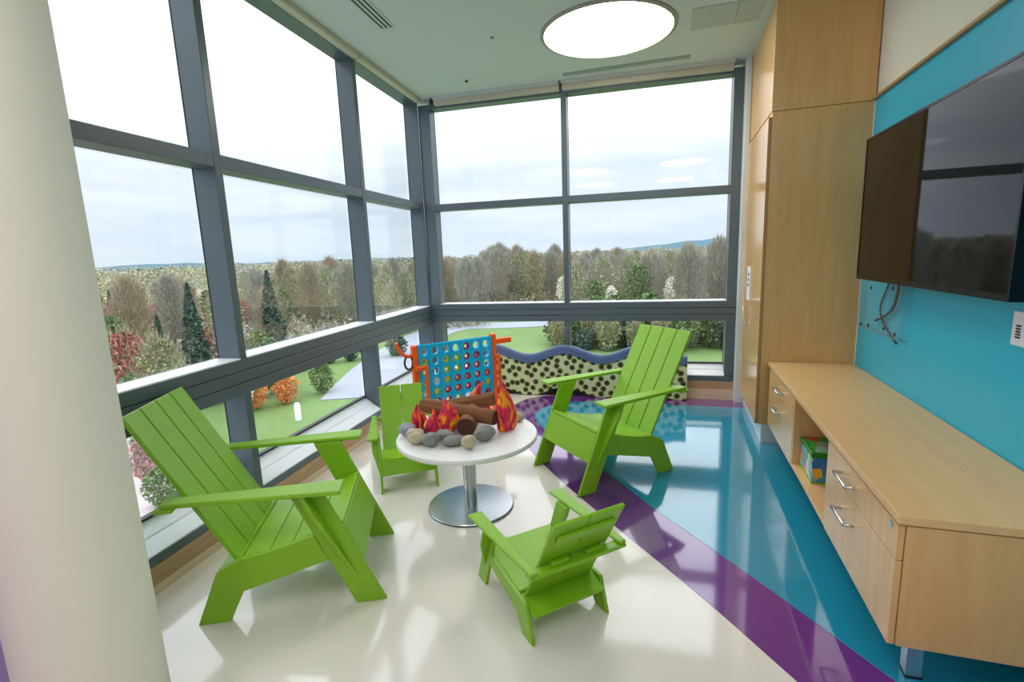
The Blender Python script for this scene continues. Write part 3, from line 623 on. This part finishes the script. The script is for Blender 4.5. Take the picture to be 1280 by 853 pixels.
# ---------------------------------------------------------------- wavy bolster along the back window
wv = empty('wavy_bolster', (0, 0, 0), 0, 'wavy dotted green bolster with a slate blue top along the back window', 'bench')
def wave(x): return 0.5 - 0.5 * math.cos(2 * math.pi * (x - 1.06) / 0.775)
X = [0.42 + (2.675 - 0.42) * k / 120 for k in range(121)]
def ribbon(fz0, fz1, prof_n, y0, y1, dome):
    bm = bmesh.new(); rings = []
    for x in X:
        z0, z1 = fz0(x), fz1(x); ring = []
        for k in range(prof_n + 1):          # front face, bulging, then over the top to the back
            a = math.pi * k / prof_n
            ring.append(bm.verts.new((x, (y0 + y1) / 2 - (y1 - y0) / 2 * math.copysign(abs(math.cos(a)) ** dome, math.cos(a)), z1 - 0.035 + 0.035 * math.sin(a) ** 0.8)))
        ring.append(bm.verts.new((x, y1, z0))); ring.insert(0, bm.verts.new((x, y0, z0)))
        rings.append(ring)
    n = len(rings[0])
    for A, B in zip(rings, rings[1:]):
        for k in range(n): bm.faces.new((A[k], B[k], B[(k + 1) % n], A[(k + 1) % n]))
    bm.faces.new(rings[0]); bm.faces.new(rings[-1][::-1])
    return bm
o = link('dotted_panel', ribbon(lambda x: 0.003 + 0.095 * wave(x), lambda x: 0.365 + 0.10 * wave(x), 8, -0.085, -0.008, 0.6), M['dots'], wv); smooth_by_angle(o, 40); o['label'] = 'pale green fabric with dark olive dots'
o = link('top_roll', ribbon(lambda x: 0.362 + 0.10 * wave(x), lambda x: 0.453 + 0.10 * wave(x), 10, -0.092, -0.006, 0.7), M['navy'], wv); smooth_by_angle(o, 40); o['label'] = 'slate blue padded top'
box('plinth', (0.5, -0.05, 0.0), (2.66, -0.012, 0.05), M['black'], wv)

# ---------------------------------------------------------------- outside: grounds, roads, trees, hills
G = -14.0
rnd = random.Random(5)
M['grass'] = mat('spring_grass', (92, 120, 62), 0.9, var=(0.05, 0.25)); M['asphalt'] = mat('asphalt', (140, 146, 156), 0.85, var=(0.4, 0.08)); M['paving'] = mat('pinkish_paving', (176, 164, 168), 0.9, var=(0.6, 0.08))
M['earth'] = mat('leaf_litter', (156, 136, 112), 0.95, var=(0.08, 0.25))
lw_ = box('ground', (-420, 0.6, G - 0.5), (420, 700, G), M['grass']); setp(lw_, 'green spring lawn below the building', 'lawn', kind='structure')
o = xy_prism('ground', [(-420, 250), (-330, 180), (-210, 120), (-120, 98), (-66, 92), (-50, 112), (-20, 118), (12, 86), (40, 80), (90, 70), (260, 120), (420, 300), (420, 690), (-420, 690)], G, G + 0.06, M['earth']); setp(o, 'brown leaf litter under the woods', 'ground', kind='structure')
def road(pts, w, label, m_='asphalt', h=0.12):
    P = [p for p in smooth_curve([(x, y, 0) for x, y in pts], 6)]; Lf, Rt = [], []
    for i, p in enumerate(P):
        t = (P[min(i + 1, len(P) - 1)] - P[max(i - 1, 0)]).normalized(); n_ = Vector((-t.y, t.x, 0)) * w / 2
        Lf.append((p.x + n_.x, p.y + n_.y)); Rt.append((p.x - n_.x, p.y - n_.y))
    o = xy_prism('road', Lf + Rt[::-1], G, G + h, M[m_]); return setp(o, label, 'road', kind='structure')
road([(-29, 44), (-34, 58), (-38, 74), (-40.5, 92), (-36, 104)], 9, 'grey drive running away from the building')
road([(-120, 96), (-80, 99), (-40, 101), (-22, 104), (-6, 112)], 9, 'grey road passing before the woods', h=0.14)
road([(-52, 38), (-36, 23), (-29, 18), (-14, 8)], 5.5, 'pale path near the building', 'paving')
# hills
def hill(name, label, f, mat_, depth0, depth1, a0, a1, na=90, nr=6):
    bm = bmesh.new(); V = []
    for i in range(na + 1):
        a = math.radians(a0 + (a1 - a0) * i / na); row = []
        for j in range(nr + 1):
            t = j / nr; r = depth0 + (depth1 - depth0) * t
            row.append(bm.verts.new((r * math.cos(a), r * math.sin(a), G + (f(math.degrees(a)) - G) * math.sin(t * math.pi / 2))))
        V.append(row)
    for A, B in zip(V, V[1:]):
        for j in range(nr): bm.faces.new((A[j], B[j], B[j + 1], A[j + 1]))
    o = link(name, bm, mat_, smooth=True); return setp(o, label, 'hill', kind='structure')
M['hill'] = mat('far_hills_haze_tinted', (84, 108, 118), 1.0, var=(0.02, 0.15), spec=0.0); M['hill2'] = mat('wooded_hills', (98, 112, 96), 1.0, var=(0.03, 0.3), spec=0.0)  # far hills: bluish, desaturated colour stands in for aerial haze
def hz(a): return -6 + 16 * max(0, math.sin((a - 60) * 0.11)) + 24 * math.exp(-((a - 76) / 12) ** 2) + 8 * math.sin(a * 0.23) + 2.0 * math.sin(a * 1.7)
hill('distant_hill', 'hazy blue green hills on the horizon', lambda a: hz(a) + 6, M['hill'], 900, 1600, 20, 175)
hill('wooded_hill', 'grey green wooded rise beyond the trees', lambda a: -9 + 0.45 * hz(a), M['hill2'], 420, 700, 20, 175)

def tri_mesh(name, tris, material):
    me = bpy.data.meshes.new(name); n = len(tris)
    me.from_pydata([tuple(v) for t in tris for v in t], [], [(3 * i, 3 * i + 1, 3 * i + 2) for i in range(n)]); me.materials.append(material); return me
def trunk_mesh(name, h, r, material, branches, rg):
    bm = bmesh.new()
    def limb(p, d, L_, r0, r1, seg=5):
        d = d.normalized(); a = d.cross(Vector((0.3, 0.9, 0.1))).normalized(); b = d.cross(a)
        A = [bm.verts.new(p + r0 * (math.cos(2 * math.pi * k / seg) * a + math.sin(2 * math.pi * k / seg) * b)) for k in range(seg)]
        B = [bm.verts.new(p + d * L_ + r1 * (math.cos(2 * math.pi * k / seg) * a + math.sin(2 * math.pi * k / seg) * b)) for k in range(seg)]
        for k in range(seg): bm.faces.new((A[k], A[(k + 1) % seg], B[(k + 1) % seg], B[k]))
        bm.faces.new(B)
        return p + d * L_
    limb(Vector((0, 0, 0)), Vector((0, 0, 1)), h, r, r * 0.25, 6)
    for k in range(branches):
        z = h * rg.uniform(0.3, 0.92); a = rg.uniform(0, 6.283)
        p = Vector((0, 0, z)); L_ = (h - z) * rg.uniform(0.45, 0.85) + 0.8; d = Vector((math.cos(a), math.sin(a), rg.uniform(0.8, 1.8)))
        q = limb(p, d, L_, r * 0.4 * (1.1 - z / h), r * 0.1, 4)
        for _ in range(2):
            d2 = d.normalized() + Vector((rg.uniform(-.6, .6), rg.uniform(-.6, .6), rg.uniform(.0, .6)))
            limb(p + d.normalized() * L_ * rg.uniform(0.4, 0.8), d2, L_ * 0.5, r * 0.14, r * 0.05, 3)
    me = bpy.data.meshes.new(name); bm.to_mesh(me); bm.free(); me.materials.append(material); return me
def crown(name, h, w, base, n, size, material, rg, kind):
    tris = []
    for _ in range(n):
        t = rg.random()
        if kind == 'cone':
            z = base + (h - base) * (1 - math.sqrt(t)) if rg.random() < 0.5 else base + (h - base) * t; rr = w * (1 - (z - base) / (h - base)) ** 0.85
        else:
            t = t ** 0.8; u = (t - 0.6) / 0.6 if t < 0.6 else (t - 0.6) / 0.4; z = base + (h - base) * t; rr = w * math.sqrt(max(0.04, 1 - u * u))
        a = rg.uniform(0, 6.283); q = rr * (rg.random() ** 0.5 if kind != 'cone' else rg.uniform(0.5, 1)); lump = 0.8 + 0.35 * noise.noise(Vector((math.cos(a) * 2, math.sin(a) * 2, z * 0.35 + n)))
        p = Vector((q * lump * math.cos(a), q * lump * math.sin(a), z)); s = size * rg.uniform(0.5, 1.3)
        if kind == 'twig':
            d = Vector((math.cos(a) * 0.55 * q / max(w, .1), math.sin(a) * 0.55 * q / max(w, .1), 1)).normalized() + Vector((rg.uniform(-.35, .35), rg.uniform(-.35, .35), 0)); L_ = s * 3.2
            side = Vector((rg.uniform(-1, 1), rg.uniform(-1, 1), 0)).normalized() * 0.07
            tris.append((p - side, p + side, p + d * L_))
        else:
            d1 = Vector((rg.uniform(-1, 1), rg.uniform(-1, 1), rg.uniform(-1, 1))).normalized(); d2 = d1.cross(Vector((rg.uniform(-1, 1), rg.uniform(-1, 1), rg.uniform(-1, 1)))).normalized()
            tris.append((p + d1 * s, p - d1 * s * 0.5 + d2 * s * 0.8, p - d1 * s * 0.5 - d2 * s * 0.8))
    return tri_mesh(name, tris, material)
M['bark'] = mat('grey_brown_bark', (126, 116, 104), 0.95); M['bark_pale'] = mat('pale_bark', (172, 168, 156), 0.9)
LEAF = {k: mat('leaves_' + k, c, 0.8, var=(0.6, 0.2)) for k, c in dict(brown=(152, 141, 118), grey=(150, 149, 137), pale=(160, 170, 120), olive=(134, 142, 98), green=(92, 116, 68), dark=(66, 88, 74), red=(160, 84, 84), orange=(206, 130, 70), pink=(182, 130, 130), white=(222, 226, 214)).items()}  # woodland tones lightened so that the colour carries the aerial haze
proto = {}
def tree_kind(key, label, h, w, base, parts, br, bark='bark', r=0.22, kind_trunk=True):
    rg = random.Random(len(proto) * 13 + 3)
    tr = trunk_mesh('trunk', h * 0.9, r, M[bark], br, rg)
    cr = [(nm, crown(nm, h * hh, w * ww, base * h, n, s, LEAF[m_], rg, kd)) for nm, n, s, m_, kd, hh, ww in parts]
    proto[key] = (label, tr, cr)
tree_kind('bare', 'bare grey brown tree in the woods outside', 16, 3.7, 0.12, [('twigs', 2800, 0.42, 'grey', 'twig', 1.0, 1.0), ('leaves', 900, 0.2, 'brown', 'leaf', 0.98, 0.95)], 12)
tree_kind('bare2', 'bare brown tree in the woods outside', 16, 3.9, 0.08, [('twigs', 2800, 0.52, 'brown', 'twig', 1.0, 1.0), ('leaves', 900, 0.2, 'olive', 'leaf', 0.95, 0.95)], 12)
tree_kind('budding', 'pale green budding tree in the woods outside', 15.5, 3.8, 0.15, [('twigs', 1100, 0.5, 'grey', 'twig', 1.0, 0.9), ('leaves', 1900, 0.22, 'pale', 'leaf', 1.0, 1.0)], 12)
tree_kind('olive', 'olive green tree in the woods outside', 15, 3.6, 0.12, [('twigs', 800, 0.5, 'brown', 'twig', 1.0, 0.9), ('leaves', 2200, 0.23, 'olive', 'leaf', 1.0, 1.0)], 10)
tree_kind('green', 'leafy green tree in the woods outside', 13, 3.6, 0.14, [('leaves', 2600, 0.28, 'green', 'leaf', 1.0, 1.0)], 8)
tree_kind('evergreen', 'dark evergreen tree in the woods outside', 15, 3.0, 0.06, [('needles', 2800, 0.3, 'dark', 'cone', 1.0, 1.0)], 2)
tree_kind('redbud', 'reddish blossoming tree in the woods outside', 9.5, 2.8, 0.25, [('blossom', 1500, 0.22, 'red', 'leaf', 1.0, 1.0), ('twigs', 300, 0.4, 'brown', 'twig', 1.0, 1.0)], 8)
tree_kind('pinkish', 'pinkish blossoming tree in the woods outside', 9, 2.6, 0.25, [('blossom', 800, 0.28, 'pink', 'leaf', 1.0, 1.0), ('twigs', 350, 0.4, 'grey', 'twig', 1.0, 1.0)], 8)
tree_kind('whitebloom', 'small white flowering tree in the woods outside', 8.5, 2.0, 0.2, [('blossom', 800, 0.26, 'white', 'leaf', 1.0, 1.0)], 6)
tree_kind('orange_bush', 'orange leaved shrub on the lawn outside', 4.0, 2.1, 0.04, [('leaves', 1200, 0.18, 'orange', 'leaf', 1.0, 1.0)], 6, r=0.08)
tree_kind('green_bush', 'dark green shrub on the lawn outside', 2.6, 1.6, 0.02, [('leaves', 1000, 0.2, 'dark', 'leaf', 1.0, 1.0)], 4, r=0.06)
tree_kind('lime_bush', 'bright green shrub outside below the windows', 4.5, 2.3, 0.05, [('leaves', 1400, 0.2, 'green', 'leaf', 1.0, 1.0)], 5, r=0.08)
tree_kind('thicket_bush', 'olive brown bush outside the back window', 6.0, 2.6, 0.0, [('twigs', 700, 0.34, 'brown', 'twig', 1.0, 0.9), ('leaves', 900, 0.26, 'olive', 'leaf', 1.0, 1.0)], 6, r=0.1)
def plant(key, x, y, sc=1.0, sz=1.0, label=None, z=G):
    lb, tr, cr = proto[key]
    bush = 'bush' in key
    o = empty('shrub' if bush else 'tree', (x, y, z), rnd.uniform(0, 6.283), label or lb, 'shrub' if bush else 'tree', 'shrubs outside' if bush else 'trees of the woods outside'); o.scale = (sc, sc, sc * sz)
    for nm, me in [('trunk', tr)] + cr:
        c = bpy.data.objects.new(nm, me); COL.objects.link(c); c.parent = o
    return o
CX, CY = cam.location.x, cam.location.y
def pol(az, r): a = math.radians(az); return CX + r * math.cos(a), CY + r * math.sin(a)
ORD = 'first second third fourth fifth sixth seventh eighth ninth tenth eleventh twelfth thirteenth fourteenth fifteenth sixteenth seventeenth eighteenth nineteenth twentieth'.split() + ['%d%s' % (i, 'st' if i % 10 == 1 else 'nd' if i % 10 == 2 else 'rd' if i % 10 == 3 else 'th') for i in range(21, 90)]
count = 0; woods = []
mix_l = ['bare', 'bare2', 'olive', 'evergreen', 'green', 'pinkish', 'evergreen', 'bare2', 'redbud', 'olive', 'budding']
mix_m = ['bare', 'bare2', 'budding', 'bare', 'olive', 'bare2', 'budding', 'bare', 'olive', 'bare']
mix_r = ['bare', 'bare2', 'budding', 'olive', 'bare', 'green', 'bare2', 'whitebloom', 'olive', 'bare']
placed = []
def free(x, y, d):
    return all((x - a) ** 2 + (y - b) ** 2 > d * d for a, b in placed)
for k in range(1400):
    if count >= 250: break
    az = 76 + 90 * ((k * 0.61803) % 1.0)
    if az > 129: r = rnd.uniform(80, 185); kd = rnd.choice(mix_l); sc = rnd.uniform(0.68, 0.86)
    elif az > 108: r = rnd.uniform(112, 200); kd = rnd.choice(mix_m); sc = rnd.uniform(0.82, 0.97)
    elif az > 99: r = rnd.uniform(150, 235); kd = rnd.choice(mix_m); sc = rnd.uniform(0.93, 1.12)
    else: r = rnd.uniform(105, 215); kd = rnd.choice(mix_r); sc = rnd.uniform(0.82, 1.03)
    x, y = pol(az, r)
    if not free(x, y, 7.0): continue
    placed.append((x, y)); woods.append((az, r, plant(kd, x, y, sc, rnd.uniform(0.92, 1.08)), kd)); count += 1
for kd, az, r, sc, lb in (('evergreen', 137.5, 66, 0.92, 'tall grey green evergreen beyond the left window'), ('evergreen', 130.5, 78, 0.98, 'dark evergreen beside the first mullion'), ('redbud', 143.0, 62, 1.0, 'red blossoming tree beside the column'), ('olive', 140.5, 50, 0.66, 'olive brown tree low in the left window'), ('green', 142.5, 47, 0.55, 'round green tree low in the left window'), ('pinkish', 134.5, 66, 0.95, 'pink blossoming tree in the left window'), ('whitebloom', 133.8, 58, 0.5, 'small white flowering tree in the left window'), ('green', 131.8, 64, 0.62, 'leafy green tree at the right of the left window'), ('green', 95.2, 108, 0.74, 'bright green tree right of the back mullion'), ('lime_bush', 96.5, 92, 1.2, 'bright green shrub at the back mullion'), ('redbud', 107.5, 190, 1.35, 'red tree in the woods beyond the back window'), ('redbud', 109, 200, 1.2, 'second red tree in the woods left of the taller one'), ('whitebloom', 85.2, 118, 0.95, 'white flowering tree at the right of the back window'),
      ('budding', 118.2, 104, 0.66, 'small bright green tree before the woods'), ('whitebloom', 117.0, 108, 0.55, 'white flowering tree before the woods')):
    x, y = pol(az, r); plant(kd, x, y, sc, 1.0, lb)
for kd, px, py, sc, lb in (('orange_bush', -41, 45, 1.0, 'orange leaved shrub highest on the lawn'), ('orange_bush', -36.5, 41.0, 0.85, 'orange leaved shrub lower on the lawn'), ('orange_bush', -38.5, 38.5, 0.8, 'rusty orange shrub at the left of the lawn'), ('lime_bush', -35.0, 45.5, 0.8, 'bright green shrub between the orange shrubs'), ('green_bush', -45.0, 61.5, 1.0, 'first dark shrub of the row at the far edge of the lawn'), ('green_bush', -42.6, 63.5, 1.0, 'second dark shrub of the row at the far edge of the lawn'), ('green_bush', -40.8, 65.5, 0.9, 'third dark shrub of the row at the far edge of the lawn'), ('green_bush', -36.5, 67.5, 1.3, 'dark green shrub beside the second mullion'), ('green_bush', -45.5, 41, 1.2, 'dark green shrub left of the orange shrubs'),
      ('pinkish', -31.5, 20.2, 0.42, 'small pale pink tree on the path below the left window'), ('lime_bush', -28.2, 18.6, 0.6, 'light green shrub on the path below the left window'), ('green', -41.5, 28.0, 0.5, 'dark leafy tree at the far side of the path')):
    plant(kd, px, py, sc, 1.0, lb)
thick = []
for k in range(1200):
    if len(thick) >= 90: break
    x = rnd.uniform(-12, 26); y = rnd.uniform(74, 100) - 0.3 * max(0, x)
    if x > 8 and y < 80 - 0.3 * x or not free(x, y, 2.7): continue
    placed.append((x, y)); kd = rnd.choice(['green_bush', 'lime_bush', 'thicket_bush', 'thicket_bush'])
    thick.append((x / y, kd, plant(kd, x, y, rnd.uniform(1.2, 2.0) if kd != 'thicket_bush' else rnd.uniform(0.7, 1.0), 1)))
for kd, nm in (('green_bush', 'dark green shrub'), ('lime_bush', 'bright green shrub'), ('thicket_bush', 'tall olive brown bush')):
    for i, t in enumerate(sorted([t for t in thick if t[1] == kd], key=lambda t: t[0])): t[2]['label'] = '%s %s from the left in the thicket below the back window' % (ORD[i], nm)
# say which tree is which: by the pane it shows in and its order from the left there
PANES = ((128.6, 999, 'leftmost window pane'), (113.4, 128.6, 'second window pane'), (106.9, 113.4, 'third pane before the corner'), (93.8, 106.9, 'left back pane'), (0, 93.8, 'right back pane'))
SHORT = dict(bare='bare grey brown tree', bare2='bare brown tree', budding='pale green budding tree', olive='olive green tree', green='leafy green tree', evergreen='dark evergreen tree', redbud='reddish tree', pinkish='pinkish tree', whitebloom='white flowering tree')
for lo, hi, pn in PANES:
    for kd in SHORT:
        row = sorted([w for w in woods if lo <= w[0] < hi and w[3] == kd], key=lambda w: -w[0])
        for i, w in enumerate(row): w[2]['label'] = '%s %s from the left in the %s' % (ORD[i], SHORT[kd], pn) if len(row) > 1 else '%s in the %s' % (SHORT[kd], pn)
# woods farther back: one mass of crowns
def far_woods():
    rg = random.Random(77); kinds = ['grey', 'brown', 'pale', 'olive', 'dark']; lists = {k: [] for k in kinds}
    for _ in range(2900):
        az = rg.uniform(56, 172); r = rg.uniform(240, 460); x, y = pol(az, r); kd = rg.choice(['grey', 'brown', 'grey', 'olive', 'pale', 'brown', 'dark'])
        h = rg.uniform(12, 17); w = rg.uniform(3, 5)
        for _ in range(56):
            p = Vector((x + rg.gauss(0, w * .5), y + rg.gauss(0, w * .5), G + h * (1 - 0.75 * rg.random() ** 1.5))); s = rg.uniform(0.3, 0.85)
            d1 = Vector((rg.uniform(-1, 1), rg.uniform(-1, 1), rg.uniform(-1, 1))).normalized() * s; d2 = Vector((rg.uniform(-1, 1), rg.uniform(-1, 1), rg.uniform(-1, 1))).normalized() * s
            lists[kd].append((p + d1, p + d2, p - d1 * 0.6 - d2 * 0.5))
    vs, fs, mi = [], [], []
    for i, k in enumerate(kinds):
        for t in lists[k]:
            b = len(vs); vs += [tuple(v) for v in t]; fs.append((b, b + 1, b + 2)); mi.append(i)
    me = bpy.data.meshes.new('far_woods'); me.from_pydata(vs, [], fs)
    for k in kinds: me.materials.append(LEAF[k])
    me.polygons.foreach_set('material_index', mi)
    o = bpy.data.objects.new('far_woods', me); COL.objects.link(o); setp(o, 'mass of grey brown and green tree crowns far behind the nearer woods', 'woods', kind='stuff')
def undergrowth():
    rg = random.Random(31); kinds = ['grey', 'brown', 'olive', 'dark']; vs, fs, mi = [], [], []
    for _ in range(6200):
        az = rg.uniform(74, 166)
        r = rg.uniform(76, 200) if az > 129 else rg.uniform(108, 215) if az > 108 else rg.uniform(150, 245) if az > 99 else rg.uniform(100, 220)
        x, y = pol(az, r); i = rg.choice([0, 0, 1, 1, 2, 3]); hh = rg.uniform(1.2, 4.5)
        for _ in range(14):
            p = Vector((x + rg.gauss(0, 1.3), y + rg.gauss(0, 1.3), G + hh * rg.random())); s_ = rg.uniform(0.2, 0.5); b = len(vs)
            d1 = Vector((rg.uniform(-1, 1), rg.uniform(-1, 1), rg.uniform(-1, 1))) * s_; d2 = Vector((rg.uniform(-1, 1), rg.uniform(-1, 1), rg.uniform(-.3, 1.6))) * s_
            vs += [tuple(p + d1), tuple(p - d1), tuple(p + d2 * 1.6)]; fs.append((b, b + 1, b + 2)); mi.append(i)
    me = bpy.data.meshes.new('undergrowth'); me.from_pydata(vs, [], fs)
    for k in kinds: me.materials.append(LEAF[k])
    me.polygons.foreach_set('material_index', mi)
    o = bpy.data.objects.new('undergrowth', me); COL.objects.link(o); setp(o, 'low brown and olive brushwood under the trees of the woods', 'brushwood', kind='stuff')
undergrowth()
far_woods()
# lawn post and lamp
o = empty('bollard', (-31.2, 36.0, G), 0, 'white bollard on the lawn', 'bollard'); lathe('post', [(0, 0), (0.3, 0), (0.3, 1.5), (0.2, 1.75), (0, 1.8)], M['white_pl'], o, 16)
o = empty('sign_post', (-35.3, 24.2, G), 0, 'white post with a yellow foot beside the path', 'post'); lathe('post', [(0, 0.3), (0.09, 0.3), (0.09, 3.4), (0, 3.4)], M['white_pl'], o, 12); lathe('post_foot', [(0, 0), (0.35, 0), (0.3, 0.3), (0, 0.3)], mat('yellow_paint', (220, 190, 60), 0.6), o, 16)
